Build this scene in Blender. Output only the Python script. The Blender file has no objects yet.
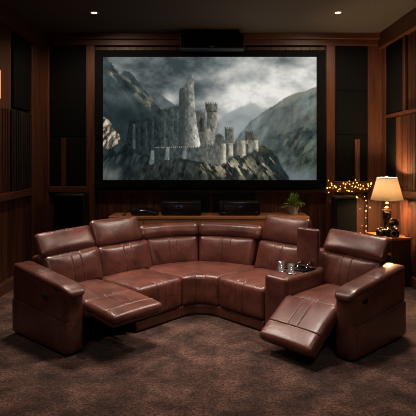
import bpy, math, random
import numpy as np
from mathutils import Vector, Matrix, noise as mnoise

random.seed(7)
S = bpy.context.scene
COL = S.collection
PI = math.pi

# ---------------------------------------------------------------- materials
def srgb(r, g, b):
    def f(c):
        c /= 255.0
        return c / 12.92 if c <= 0.04045 else ((c + 0.055) / 1.055) ** 2.4
    return (f(r), f(g), f(b), 1.0)

class NT:
    def __init__(s, name):
        s.m = bpy.data.materials.new(name)
        s.m.use_nodes = True
        s.t = s.m.node_tree
        s.t.nodes.clear()
        s.out = s.n('ShaderNodeOutputMaterial')
    def n(s, kind, **kw):
        nd = s.t.nodes.new(kind)
        for k, v in kw.items():
            setattr(nd, k, v)
        return nd
    def l(s, a, b):
        s.t.links.new(a, b)
    def coord(s, scale=(1, 1, 1)):
        tc = s.n('ShaderNodeTexCoord')
        mp = s.n('ShaderNodeMapping')
        mp.inputs['Scale'].default_value = scale
        s.l(tc.outputs['Object'], mp.inputs['Vector'])
        return mp.outputs['Vector']
    def noise(s, vec, scale, detail=4, rough=.55, dist=0):
        nd = s.n('ShaderNodeTexNoise')
        nd.inputs['Scale'].default_value = scale
        nd.inputs['Detail'].default_value = detail
        nd.inputs['Roughness'].default_value = rough
        nd.inputs['Distortion'].default_value = dist
        s.l(vec, nd.inputs['Vector'])
        return nd.outputs['Fac']
    def ramp(s, fac, stops):
        r = s.n('ShaderNodeValToRGB')
        e = r.color_ramp.elements
        e[0].position, e[0].color = stops[0]
        e[1].position, e[1].color = stops[-1]
        for p, c in stops[1:-1]:
            x = e.new(p)
            x.color = c
        s.l(fac, r.inputs['Fac'])
        return r.outputs['Color']
    def mix(s, a, b, fac, mode='MIX'):
        nd = s.n('ShaderNodeMix', data_type='RGBA', blend_type=mode)
        for sock, v in ((nd.inputs[0], fac), (nd.inputs[6], a), (nd.inputs[7], b)):
            if hasattr(v, 'links') or hasattr(v, 'is_linked'):
                s.l(v, sock)
            else:
                sock.default_value = v
        return nd.outputs[2]
    def bump(s, h, strength, dist=.01, normal=None):
        b = s.n('ShaderNodeBump')
        b.inputs['Strength'].default_value = strength
        b.inputs['Distance'].default_value = dist
        s.l(h, b.inputs['Height'])
        if normal is not None:
            s.l(normal, b.inputs['Normal'])
        return b.outputs['Normal']
    def bsdf(s, **kw):
        p = s.n('ShaderNodeBsdfPrincipled')
        for k, v in kw.items():
            key = k.replace('_', ' ')
            if hasattr(v, 'is_linked'):
                s.l(v, p.inputs[key])
            else:
                p.inputs[key].default_value = v
        s.l(p.outputs[0], s.out.inputs['Surface'])
        return p

def plain(name, col, rough=.5, metal=0., spec=.5, **kw):
    t = NT(name)
    v = t.coord()
    n = t.noise(v, 40, 3)
    lo = tuple(c * .8 for c in col[:3]) + (1,)
    hi = tuple(min(1, c * 1.2) for c in col[:3]) + (1,)
    c = t.ramp(n, [(.3, lo), (.7, hi)])
    p = t.bsdf(Base_Color=c, Roughness=rough, Metallic=metal, **kw)
    p.inputs['Specular IOR Level'].default_value = spec
    return t.m

def leather(name, c0, c1, rough=.4):
    t = NT(name)
    v = t.coord()
    big = t.noise(v, 5, 5, .6, .6)
    c = t.ramp(big, [(.3, c0), (.72, c1)])
    fine = t.noise(v, 45, 4, .6)
    c = t.mix(c, t.ramp(fine, [(.35, (.5, .46, .46, 1)), (.65, (1.2, 1.2, 1.2, 1))]), .55, 'MULTIPLY')
    vor = t.n('ShaderNodeTexVoronoi')
    vor.inputs['Scale'].default_value = 260
    t.l(v, vor.inputs['Vector'])
    b = t.bump(t.noise(v, 14, 4, .6, .5), .16, .012)
    b = t.bump(vor.outputs['Distance'], .10, .002, b)
    rr = t.n('ShaderNodeMapRange')
    rr.inputs['To Min'].default_value = rough - .07
    rr.inputs['To Max'].default_value = rough + .12
    t.l(big, rr.inputs['Value'])
    p = t.bsdf(Base_Color=c, Roughness=rr.outputs[0], Normal=b)
    p.inputs['Specular IOR Level'].default_value = .6
    p.inputs['Coat Weight'].default_value = .18
    p.inputs['Coat Roughness'].default_value = .28
    return t.m

def wood(name, dark, light, grain='z', across=None, plank=None, rough=.45, knots=.6):
    """grain runs along one axis; plank = board width along 'across' for tone changes"""
    t = NT(name)
    sc = {'x': (1.2, 26, 26), 'y': (26, 1.2, 26), 'z': (26, 26, 1.2)}[grain]
    v = t.coord(sc)
    g = t.noise(v, 1.0, 6, .62, .8)
    sc2 = {'x': (.5, 5, 5), 'y': (5, .5, 5), 'z': (5, 5, .5)}[grain]
    g2 = t.noise(t.coord(sc2), 1.0, 3, .5, .4)
    c = t.ramp(g, [(.3, dark), (.52, tuple((a + b) / 2 for a, b in zip(dark, light))), (.74, light)])
    c = t.mix(c, t.ramp(g2, [(.3, (.55, .5, .48, 1)), (.7, (1.25, 1.2, 1.15, 1))]), knots, 'MULTIPLY')
    if plank:
        tc = t.n('ShaderNodeTexCoord')
        sp = t.n('ShaderNodeSeparateXYZ')
        t.l(tc.outputs['Object'], sp.inputs[0])
        d = t.n('ShaderNodeMath', operation='DIVIDE')
        t.l(sp.outputs['XYZ'.index(across.upper())], d.inputs[0])
        d.inputs[1].default_value = plank
        f = t.n('ShaderNodeMath', operation='FLOOR')
        t.l(d.outputs[0], f.inputs[0])
        w = t.n('ShaderNodeTexWhiteNoise', noise_dimensions='1D')
        t.l(f.outputs[0], w.inputs['W'])
        c = t.mix(c, t.ramp(w.outputs['Value'], [(0, (.36, .32, .32, 1)), (1, (1.35, 1.3, 1.3, 1))]), .85, 'MULTIPLY')
    b = t.bump(g, .25, .004)
    p = t.bsdf(Base_Color=c, Roughness=rough, Normal=b)
    return t.m

def emit(name, col, strength):
    t = NT(name)
    e = t.n('ShaderNodeEmission')
    e.inputs['Color'].default_value = col
    e.inputs['Strength'].default_value = strength
    t.l(e.outputs[0], t.out.inputs['Surface'])
    return t.m

M = {}
M['leather'] = leather('brown_leather', (.060, .0168, .0110, 1), (.170, .053, .037, 1), .30)
M['leather_seat'] = leather('brown_leather_seat', (.070, .0200, .0124, 1), (.205, .064, .043, 1), .33)
M['seam_highlight'] = plain('seam_highlight_paint', (.55, .38, .32, 1), .5)  # pale colour painting the bright line at the footrest crease
M['black_plastic'] = plain('black_plastic', (.006, .006, .0065, 1), .45, spec=.3)
M['black_gloss'] = plain('black_gloss', (.006, .006, .007, 1), .15)
M['dark_steel'] = plain('dark_steel', (.03, .03, .03, 1), .35, 1.)
M['worn_steel'] = plain('worn_steel', (.30, .24, .20, 1), .3, 1.)
M['chrome'] = plain('chrome', (.75, .73, .70, 1), .12, 1.)
M['black_cloth'] = plain('black_cloth', (.0075, .0078, .0075, 1), .95, spec=.04)
M['grille'] = plain('speaker_grille', (.004, .004, .004, 1), .95, spec=.02)
M['wood_z'] = wood('dark_walnut_upright', (.034, .0125, .0062, 1), (.165, .058, .027, 1), 'z')
M['wood_x'] = wood('dark_walnut_lengthwise', (.034, .0125, .0062, 1), (.165, .058, .027, 1), 'x')
M['wood_y'] = wood('dark_walnut_side', (.034, .0125, .0062, 1), (.165, .058, .027, 1), 'y')
M['plank_x'] = wood('plank_wall_back', (.026, .0092, .0048, 1), (.15, .052, .024, 1), 'z', 'x', .13)
M['plank_y'] = wood('plank_wall_side', (.026, .0092, .0048, 1), (.15, .052, .024, 1), 'z', 'y', .13)
M['console_wood'] = wood('console_oak', (.24, .095, .036, 1), (.46, .195, .075, 1), 'x', knots=.4)
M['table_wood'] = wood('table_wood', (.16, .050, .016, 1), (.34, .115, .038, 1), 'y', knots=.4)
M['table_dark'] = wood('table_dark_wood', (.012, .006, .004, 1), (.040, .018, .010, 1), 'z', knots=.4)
M['ceiling'] = plain('ceiling_paint', (.085, .078, .070, 1), .8, spec=.2)
M['brass'] = plain('brass', (.62, .40, .18, 1), .3, 1.)
M['brown_glaze'] = plain('brown_glaze', (.018, .007, .005, 1), .2)
M['pot'] = plain('grey_clay', (.24, .23, .22, 1), .8)
M['soil'] = plain('soil', (.02, .012, .008, 1), .95)
M['slat'] = wood('charcoal_slat', (.010, .007, .006, 1), (.030, .020, .016, 1), 'z')
M['tan_leather'] = plain('tan_camera_leather', (.30, .20, .11, 1), .5)
M['lens'] = plain('lens_glass', (.01, .012, .02, 1), .05, spec=.9)
M['wire'] = plain('green_wire', (.02, .022, .012, 1), .6)
M['warm_bulb'] = emit('warm_bulb', (1, .44, .11, 1), 2.6)
M['downlight_glow'] = emit('downlight_glow', (1, .74, .48, 1), 6)
M['sconce_glow'] = emit('sconce_glow', (1, .42, .13, 1), .9)
M['blue_display'] = emit('blue_display', (.10, .22, .75, 1), .30)
M['white_print'] = plain('white_print', (.16, .16, .16, 1), .6)

def mat_leaf():
    t = NT('leaf_green')
    v = t.coord()
    c = t.ramp(t.noise(v, 18, 2), [(.3, (.14, .22, .03, 1)), (.7, (.36, .50, .09, 1))])
    t.bsdf(Base_Color=c, Roughness=.5)
    return t.m
M['leaf'] = mat_leaf()

def mat_carpet():
    t = NT('brown_carpet')
    v = t.coord()
    patch = t.noise(v, 3.6, 6, .68, .15)
    mid = t.noise(v, 15, 4, .7, 0)
    fib = t.noise(v, 46, 3, .8)
    c = t.ramp(patch, [(.33, (.024, .0108, .0074, 1)), (.50, (.072, .0345, .024, 1)), (.66, (.150, .075, .054, 1))])
    c = t.mix(c, t.ramp(mid, [(.3, (.55, .53, .52, 1)), (.7, (1.3, 1.3, 1.3, 1))]), .6, 'MULTIPLY')
    c = t.mix(c, t.ramp(fib, [(.41, (.25, .23, .22, 1)), (.59, (1.75, 1.75, 1.75, 1))]), .8, 'MULTIPLY')
    b = t.bump(mid, .5, .03)
    b = t.bump(fib, .9, .012, b)
    p = t.bsdf(Base_Color=c, Roughness=.95, Normal=b)
    p.inputs['Specular IOR Level'].default_value = .1
    p.inputs['Sheen Weight'].default_value = .15
    return t.m
M['carpet'] = mat_carpet()

def mat_shade():
    t = NT('cream_lampshade')
    v = t.coord((1, 1, .3))
    c = t.ramp(t.noise(v, 90, 2), [(.3, (.86, .78, .64, 1)), (.7, (.95, .87, .74, 1))])
    d = t.n('ShaderNodeBsdfDiffuse')
    tr = t.n('ShaderNodeBsdfTranslucent')
    t.l(c, d.inputs[0])
    t.l(c, tr.inputs[0])
    mx = t.n('ShaderNodeMixShader')
    mx.inputs[0].default_value = .34
    t.l(d.outputs[0], mx.inputs[1])
    t.l(tr.outputs[0], mx.inputs[2])
    t.l(mx.outputs[0], t.out.inputs['Surface'])
    return t.m
M['shade'] = mat_shade()

def mat_glass():
    t = NT('clear_glass')
    tr = t.n('ShaderNodeBsdfTransparent')
    tr.inputs[0].default_value = (.93, .93, .93, 1)
    gl = t.n('ShaderNodeBsdfGlossy')
    gl.inputs['Roughness'].default_value = .04
    df = t.n('ShaderNodeBsdfDiffuse')
    lw = t.n('ShaderNodeLayerWeight')
    lw.inputs['Blend'].default_value = .55
    m1 = t.n('ShaderNodeMixShader')
    t.l(lw.outputs['Facing'], m1.inputs[0])
    t.l(tr.outputs[0], m1.inputs[1])
    t.l(gl.outputs[0], m1.inputs[2])
    m2 = t.n('ShaderNodeMixShader')
    m2.inputs[0].default_value = .07
    t.l(m1.outputs[0], m2.inputs[1])
    t.l(df.outputs[0], m2.inputs[2])
    t.l(m2.outputs[0], t.out.inputs['Surface'])
    return t.m
M['glass'] = mat_glass()

# ---------------------------------------------------------------- mesh helpers
class MB:
    def __init__(s):
        s.v, s.f = [], []
    def add(s, vs, fs, X=None):
        b = len(s.v)
        s.v += [tuple(X @ Vector(p)) if X is not None else tuple(p) for p in vs]
        s.f += [tuple(b + i for i in f) for f in fs]
        return s
    def box(s, x0, x1, y0, y1, z0, z1, X=None, bev=0.0):
        if bev <= 0:
            vs = [(x, y, z) for z in (z0, z1) for y in (y0, y1) for x in (x0, x1)]
            fs = [(0, 2, 3, 1), (4, 5, 7, 6), (0, 1, 5, 4), (2, 6, 7, 3), (0, 4, 6, 2), (1, 3, 7, 5)]
            return s.add(vs, fs, X)
        vs, fs, _ = rounded_grid((x1 - x0, y1 - y0, z1 - z0), bev, n=(1, 1, 1), arc=(0, .5, 1))
        vs = [(p[0] + (x0 + x1) / 2, p[1] + y0, p[2] + z0) for p in vs]
        return s.add(vs, fs, X)
    def lathe(s, prof, seg=32, X=None, cap=True):
        vs, fs = [], []
        for r, z in prof:
            for i in range(seg):
                a = 2 * PI * i / seg
                vs.append((r * math.cos(a), r * math.sin(a), z))
        for k in range(len(prof) - 1):
            for i in range(seg):
                j = (i + 1) % seg
                fs.append((k * seg + i, k * seg + j, (k + 1) * seg + j, (k + 1) * seg + i))
        if cap:
            fs.append(tuple(reversed(range(seg))))
            fs.append(tuple((len(prof) - 1) * seg + i for i in range(seg)))
        return s.add(vs, fs, X)
    def tube(s, pts, r, seg=8, X=None):
        pts = [Vector(p) for p in pts]
        vs, fs = [], []
        up = Vector((0, 0, 1))
        for k, p in enumerate(pts):
            a = pts[max(0, k - 1)]
            b = pts[min(len(pts) - 1, k + 1)]
            t = (b - a).normalized()
            q = t.cross(up)
            if q.length < 1e-3:
                q = t.cross(Vector((1, 0, 0)))
            q.normalize()
            w = q.cross(t)
            for i in range(seg):
                an = 2 * PI * i / seg
                vs.append(tuple(p + (q * math.cos(an) + w * math.sin(an)) * r))
        for k in range(len(pts) - 1):
            for i in range(seg):
                j = (i + 1) % seg
                fs.append((k * seg + i, k * seg + j, (k + 1) * seg + j, (k + 1) * seg + i))
        fs.append(tuple(reversed(range(seg))))
        fs.append(tuple((len(pts) - 1) * seg + i for i in range(seg)))
        return s.add(vs, fs, X)
    def ball(s, c, r, seg=12, rings=8, X=None, sq=(1, 1, 1)):
        vs, fs = [], []
        for k in range(rings + 1):
            t = PI * k / rings
            for i in range(seg):
                a = 2 * PI * i / seg
                vs.append((c[0] + sq[0] * r * math.sin(t) * math.cos(a), c[1] + sq[1] * r * math.sin(t) * math.sin(a), c[2] - sq[2] * r * math.cos(t)))
        for k in range(rings):
            for i in range(seg):
                j = (i + 1) % seg
                fs.append((k * seg + i, k * seg + j, (k + 1) * seg + j, (k + 1) * seg + i))
        return s.add(vs, fs, X)
    def build(s, name, mat, parent=None, smooth=False, off=(0, 0, 0)):
        me = bpy.data.meshes.new(name)
        o3 = Vector(off)
        me.from_pydata([tuple(Vector(p) - o3) for p in s.v], [], s.f)
        me.materials.append(mat)
        me.update()
        if smooth:
            me.polygons.foreach_set('use_smooth', [True] * len(me.polygons))
            if smooth == 'auto':
                me.set_sharp_from_angle(angle=math.radians(38))
        ob = bpy.data.objects.new(name, me)
        COL.objects.link(ob)
        if parent is not None:
            ob.parent = parent
        return ob

def rounded_grid(size, r, n=(8, 8, 8), arc=(0, .2, .45, .72, 1), extra=((), (), ())):
    """surface grid of a rounded box: u in [-W/2,W/2], d in [0,D], z in [0,H]; returns verts, faces, normals"""
    W, D, H = size
    lims = [(-W / 2, W / 2), (0, D), (0, H)]
    lines = []
    for ax in range(3):
        a, b = lims[ax]
        rr = min(r, (b - a) / 2 - 1e-4)
        L = set()
        for t in arc:
            L.add(round(a + t * rr, 5))
            L.add(round(b - t * rr, 5))
        for i in range(n[ax] + 1):
            L.add(round(a + rr + (b - a - 2 * rr) * i / n[ax], 5))
        for e in extra[ax]:
            if a < e < b:
                L.add(round(e, 5))
        L = sorted(L)
        out = [L[0]]
        for x in L[1:]:
            if x - out[-1] > 4e-4:
                out.append(x)
        lines.append(out)
    idx, vs, fs = {}, [], []
    def vid(i, j, k):
        key = (i, j, k)
        if key not in idx:
            idx[key] = len(vs)
            vs.append((lines[0][i], lines[1][j], lines[2][k]))
        return idx[key]
    nu, nd, nz = (len(x) - 1 for x in lines)
    for i in range(nu):
        for j in range(nd):
            fs.append((vid(i, j, 0), vid(i, j + 1, 0), vid(i + 1, j + 1, 0), vid(i + 1, j, 0)))
            fs.append((vid(i, j, nz), vid(i + 1, j, nz), vid(i + 1, j + 1, nz), vid(i, j + 1, nz)))
    for i in range(nu):
        for k in range(nz):
            fs.append((vid(i, 0, k), vid(i + 1, 0, k), vid(i + 1, 0, k + 1), vid(i, 0, k + 1)))
            fs.append((vid(i, nd, k), vid(i, nd, k + 1), vid(i + 1, nd, k + 1), vid(i + 1, nd, k)))
    for j in range(nd):
        for k in range(nz):
            fs.append((vid(0, j, k), vid(0, j, k + 1), vid(0, j + 1, k + 1), vid(0, j + 1, k)))
            fs.append((vid(nu, j, k), vid(nu, j + 1, k), vid(nu, j + 1, k + 1), vid(nu, j, k + 1)))
    ov, on = [], []
    for p in vs:
        q = []
        for ax in range(3):
            a, b = lims[ax]
            rr = min(r, (b - a) / 2 - 1e-4)
            q.append(min(max(p[ax], a + rr), b - rr))
        d = Vector(p) - Vector(q)
        if d.length < 1e-9:
            d = Vector((0, 0, 1e-6))
        nrm = d.normalized()
        ov.append(Vector(q) + nrm * min(r, min(size) / 2 - 1e-4))
        on.append(nrm)
    return ov, fs, on

SEAM_OFF = (-.012, -.0075, -.0045, -.0022, 0, .0022, .0045, .0075, .012)

def cushion(name, size, r, mapf, mat, parent, off, seams=(), puff_top=0, puff_front=0, n=(14, 12, 10), wob=.003, shape=None):
    """seams: (axis, position, depth, mask(p, n) or None)"""
    W, D, H = size
    ex = ([], [], [])
    for ax, pos, dep, mask in seams:
        ex[ax].extend(pos + o for o in SEAM_OFF)
    vs, fs, ns = rounded_grid(size, r, n, extra=ex)
    out = []
    seed = random.random() * 50
    for p, nr in zip(vs, ns):
        q = p.copy()
        un, dn, zn = min(1, abs(2 * p.x / W)), min(1, abs(2 * p.y / D - 1)), min(1, abs(2 * p.z / H - 1))
        if puff_top and nr.z > 0:
            q.z += puff_top * (1 - un ** 3) * (1 - dn ** 4) * nr.z
        if puff_front and nr.y < 0:
            q.y -= puff_front * (1 - un ** 3) * (1 - zn ** 3) * -nr.y
        for ax, pos, dep, mask in seams:
            x = (p.x, p.y, p.z)[ax] - pos
            g = math.exp(-(x / .0042) ** 2)
            if g > .02:
                w = 1 - abs(nr[ax])
                if mask:
                    w *= mask(p, nr)
                q -= nr * (1.3 * dep * g * w)
        if wob:
            q += nr * wob * mnoise.noise(Vector((p.x * 5 + seed, p.y * 5, p.z * 5)))
        if shape:
            q = shape(q, p, nr)
        out.append(mapf(q.x, q.y, q.z))
    mb = MB()
    mb.add(out, fs)
    return mb.build(name, mat, parent, smooth=True, off=off)

def tag(o, label, cat, group=None):
    o['label'] = label
    o['category'] = cat
    o['kind'] = 'thing'
    if group:
        o['group'] = group
    return o

def thing(name, label, cat, loc, rz=0., group=None):
    o = bpy.data.objects.new(name, None)
    o.empty_display_size = .1
    COL.objects.link(o)
    o.location = loc
    o.rotation_euler = (0, 0, rz)
    return tag(o, label, cat, group)

def struct(name, mb, mat, label=None, smooth=False):
    o = mb.build(name, mat, None, smooth)
    o['kind'] = 'structure'
    if label:
        o['label'] = label
        o['category'] = name.split('_')[0]
    return o

def copy_thing(src, loc, rz, label):
    r = src.copy()
    COL.objects.link(r)
    r.location = loc
    r.rotation_euler = (0, 0, rz)
    r['label'] = label
    for c in list(src.children):
        d = c.copy()
        COL.objects.link(d)
        d.parent = r
        for g in list(c.children):
            e = g.copy()
            COL.objects.link(e)
            e.parent = d
    return r

# ---------------------------------------------------------------- room
XL, XR, YB, YF, ZC = -2.767, 2.917, 8.0, -0.8, 3.85
CAMH = 1.85

def at(px, py, depth):
    return ((px - 208) / 480 * depth, depth, CAMH - (py - 155) / 480 * depth)

def plank_sheet(a0, a1, z0, z1, step, put, groove=.006, deep=.008):
    """grooved boarding; put(a, out) -> xy of a point 'out' in front of the wall plane"""
    prof = []
    k0 = math.ceil(a0 / step)
    prof.append((a0, 0))
    k = k0
    while k * step < a1:
        c = k * step
        if c - groove > a0 and c + groove < a1:
            prof += [(c - groove, 0), (c - groove * .3, -deep), (c + groove * .3, -deep), (c + groove, 0)]
        k += 1
    prof.append((a1, 0))
    mb = MB()
    vs, fs = [], []
    for a, o in prof:
        x, y = put(a, o)
        vs += [(x, y, z0), (x, y, z1)]
    for i in range(len(prof) - 1):
        fs.append((2 * i, 2 * i + 2, 2 * i + 3, 2 * i + 1))
    mb.add(vs, fs)
    return mb

fl = MB()
fl.box(XL - .1, XR + .1, YF - .1, YB + .1, -.1, 0)
struct('floor', fl, M['carpet'], 'mottled brown pile carpet covering the whole floor')
cl = MB()
cl.box(XL - .1, XR + .1, YF - .1, YB + .1, ZC, ZC + .1)
struct('ceiling', cl, M['ceiling'], 'flat dark painted ceiling')
w = plank_sheet(XL - .1, XR + .1, 0, ZC, .13, lambda a, o: (a, YB - o))
w.box(XL - .1, XR + .1, YB + .012, YB + .1, 0, ZC)
struct('wall_back', w, M['plank_x'], 'dark walnut boarded wall behind the screen')
w = plank_sheet(YF, YB, 0, ZC, .13, lambda a, o: (XL + o, a))
w.box(XL - .1, XL - .012, YF, YB, 0, ZC)
struct('wall_left', w, M['plank_y'], 'dark walnut boarded side wall with slatted panel')
w = plank_sheet(YF, YB, 0, ZC, .13, lambda a, o: (XR - o, a))
w.box(XR + .012, XR + .1, YF, YB, 0, ZC)
struct('wall_right', w, M['plank_y'], 'dark walnut boarded side wall lit by the table lamp')
w = MB()
w.box(XL - .1, XR + .1, YF - .1, YF, 0, ZC)
struct('wall_front', w, M['ceiling'], 'dark wall opposite the screen')

tn = [0]
def trim(x0, x1, y0, y1, z0, z1, mat, label=None, bev=.006):
    tn[0] += 1
    mb = MB()
    mb.box(x0, x1, y0, y1, z0, z1, bev=bev)
    return struct('trim_%d' % tn[0], mb, M[mat], label)

def bx(px, d=8.0):
    return (px - 208) / 480 * d
def bz(py, d=8.0):
    return CAMH - (py - 155) / 480 * d

RZ0, RZ1 = 1.235, 1.335            # the dado rail
YT = YB - .07
trim(XL, bx(49, YT), YT, YB, 0, ZC, 'wood_z')
trim(bx(86, YT), bx(94.5, YT), YT, YB, 0, ZC, 'wood_z')
trim(bx(326.5, YT), bx(335, YT), YT, YB, 0, ZC, 'wood_z')
trim(bx(368, YT), XR, YT, YB, 0, ZC, 'wood_z')
trim(XL + .05, XR - .05, YB - .09, YB, 3.66, 3.75, 'wood_x')
trim(XL, XR, YB - .16, YB, 3.75, ZC, 'wood_x')
trim(bx(49, YT), bx(86, YT), YB - .085, YB, RZ0, RZ1, 'wood_x')
trim(bx(94.5, YT), bx(326.5, YT), YB - .085, YB, RZ0 - .01, RZ1 - .06, 'wood_x')
trim(bx(335, YT), bx(368, YT), YB - .085, YB, RZ0, RZ1 + .08, 'wood_x')
# side walls
YS = YB - .07
trim(XL, XL + .05, 7.42, YS, 0, ZC, 'wood_z')
trim(XL, XL + .11, YF, YS, 3.58, ZC, 'wood_y')
trim(XL, XL + .07, YF, 7.42, RZ0, RZ1, 'wood_y')
trim(XL, XL + .05, 5.6, 6.62, RZ1, 3.58, 'wood_z')
trim(XR - .05, XR, 7.78, YS, 0, ZC, 'wood_z')
trim(XR - .11, XR, YF, YS, 3.60, ZC, 'wood_y')
trim(XR - .07, XR, YF, 7.78, RZ0, RZ1, 'wood_y')
trim(XR - .045, XR, 7.00, 7.09, 2.50, 3.60, 'wood_z')
trim(XR - .045, XR, 6.2, 7.78, 2.44, 2.50, 'wood_y')
# skirting
for nm, b in (('baseboard_back', (XL, XR, YB - .10, YB - .07, 0, .14)), ('baseboard_left', (XL, XL + .07, YF, YS, 0, .14)), ('baseboard_right', (XR - .07, XR, YF, YS, 0, .14))):
    mb = MB()
    mb.box(*b, bev=.005)
    struct(nm, mb, M['wood_x'])

# acoustic panels
def acoustic(x0, x1, y0, y1, z0, z1, label, mat='black_cloth', group='black acoustic panels'):
    t = thing('acoustic_panel', label, 'panel', ((x0 + x1) / 2, (y0 + y1) / 2, z0), group=group)
    mb = MB()
    mb.box(x0, x1, y0, y1, z0, z1, bev=.012)
    mb.build('fabric_face', M[mat], t, True, off=t.location)
    return t

PB = YB - .05
acoustic(bx(50, PB), bx(86, PB), PB, YB - .001, bz(137, PB) + .006, 3.66, 'tall black fabric wall panel left of the screen, upper one of two')
acoustic(bx(50, PB), bx(86, PB), PB, YB - .001, RZ1, bz(137, PB), 'shorter black fabric wall panel with wooden strip, left of the screen')
acoustic(bx(336, PB), bx(368, PB), PB, YB - .001, bz(91, PB) + .006, 3.66, 'topmost black fabric wall panel right of the screen')
acoustic(bx(336, PB), bx(368, PB), PB, YB - .001, bz(135, PB) + .006, bz(91, PB), 'middle black fabric wall panel right of the screen')
acoustic(bx(336, PB), bx(368, PB), PB, YB - .001, RZ1 + .08, bz(135, PB), 'lowest black fabric wall panel right of the screen, above the fairy lights')
acoustic(XL + .001, XL + .04, 6.74, 7.40, 2.52, 3.56, 'black fabric panel on the left side wall above the slats')
acoustic(XR - .04, XR - .001, 7.10, 7.76, 2.51, 3.59, 'black fabric panel high on the right side wall')
acoustic(XR - .04, XR - .001, 7.33, 7.76, RZ1, 2.43, 'narrow black fabric panel behind the lamp on the right side wall')
acoustic(bx(167, PB), bx(209, PB), PB - .04, YB - .001, .902, RZ0 - .012, 'low black wall panel behind the receiver with knobs')
acoustic(bx(213, PB), bx(254, PB), PB - .04, YB - .001, .902, RZ0 - .012, 'low black wall panel behind the black disc player')
# wooden strips over the lower panels
trim(bx(61, 7.93), bx(66, 7.93), 7.925, PB, RZ1, bz(138, 7.93), 'wood_z')
trim(bx(355, 7.93), bx(360, 7.93), 7.925, PB, RZ1 + .08, bz(139, 7.93), 'wood_z')

# slatted panel
t = thing('slatted_panel', 'charcoal slatted panel of upright ribs on the left side wall', 'panel', (XL, 6.9, RZ1))
mb = MB()
mb.box(XL + .001, XL + .015, 5.7, 7.41, RZ1, 2.50)
mb.build('backing', M['black_cloth'], t, off=t.location)
mb = MB()
y = 5.72
while y < 7.39:
    mb.box(XL + .015, XL + .05, y, y + .055, RZ1 + .01, 2.48, bev=.006)
    y += .085
mb.build('slats', M['slat'], t, off=t.location)
# fluted wood by the lamp
t = thing('fluted_panel', 'brown fluted wood panel on the right side wall beside the lamp', 'panel', (XR, 6.9, RZ1))
mb = MB()
y = 6.2
while y < 7.30:
    mb.box(XR - .05, XR - .001, y, y + .075, RZ1 + .005, 2.43, bev=.008)
    y += .088
mb.build('boards', M['plank_y'], t, off=t.location)

# sconce at the frame's left border
t = thing('wall_sconce', 'amber glowing wall sconce at the left side wall above the slats', 'wall lamp', (XL + .05, 6.2, 2.62))
mb = MB()
mb.box(XL + .05, XL + .07, 5.88, 6.03, 2.50, 3.0, bev=.006)
mb.build('back_plate', M['dark_steel'], t, off=t.location)
mb = MB()
mb.lathe([(.02, 0), (.05, .01), (.05, .36), (.02, .37)], 24, Matrix.Translation((XL + .125, 5.995, 2.55)))
mb.build('glass_tube', M['sconce_glow'], t, True, off=t.location)

# ---------------------------------------------------------------- downlights
def downlight(x, y, label):
    t = thing('recessed_downlight', label, 'ceiling light', (x, y, ZC), group='recessed ceiling downlights')
    mb = MB()
    mb.lathe([(.038, -.004), (.055, -.010), (.062, -.006), (.064, 0)], 28, cap=False)
    mb.build('trim_ring', M['brass'], t, True)
    mb = MB()
    mb.lathe([(.0005, -.003), (.040, -.003)], 28, cap=False)
    mb.build('lens', M['downlight_glow'], t)
    return t
DL = [(-1.6, 6.74), (1.825, 6.74)]
downlight(*DL[0], 'small glowing recessed ceiling downlight above the left wall panels')
downlight(*DL[1], 'small glowing recessed ceiling downlight above the right wall panels')

def spot(name, x, y, z, tx, ty, tz, power, size, radius, blend=.8, col=(1, .86, .74)):
    l = bpy.data.lights.new(name, 'SPOT')
    l.energy = power
    l.spot_size = math.radians(size)
    l.spot_blend = blend
    l.shadow_soft_size = radius
    l.color = col
    o = bpy.data.objects.new(name, l)
    COL.objects.link(o)
    o.location = (x, y, z)
    o.rotation_euler = (Vector((tx, ty, tz)) - Vector((x, y, z))).to_track_quat('-Z', 'Y').to_euler()
    return o

# ---------------------------------------------------------------- cinema screen
def fbm(X, Y, sc, seed, octv=5, gain=.55):
    rs = np.random.RandomState(seed)
    out = np.zeros_like(X)
    amp, tot = 1., 0.
    for o in range(octv):
        g = rs.rand(64, 64)
        fx, fy = X * sc / 64. * 1.0, Y * sc / 64. * 1.0
        fx, fy = fx * 64, fy * 64
        ix, iy = np.floor(fx).astype(int), np.floor(fy).astype(int)
        tx, ty = fx - ix, fy - iy
        tx, ty = tx * tx * (3 - 2 * tx), ty * ty * (3 - 2 * ty)
        a = g[ix % 64, iy % 64]
        b = g[(ix + 1) % 64, iy % 64]
        c = g[ix % 64, (iy + 1) % 64]
        d = g[(ix + 1) % 64, (iy + 1) % 64]
        out += amp * ((a * (1 - tx) + b * tx) * (1 - ty) + (c * (1 - tx) + d * tx) * ty)
        tot += amp
        amp *= gain
        sc *= 2.03
    return out / tot

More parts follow.
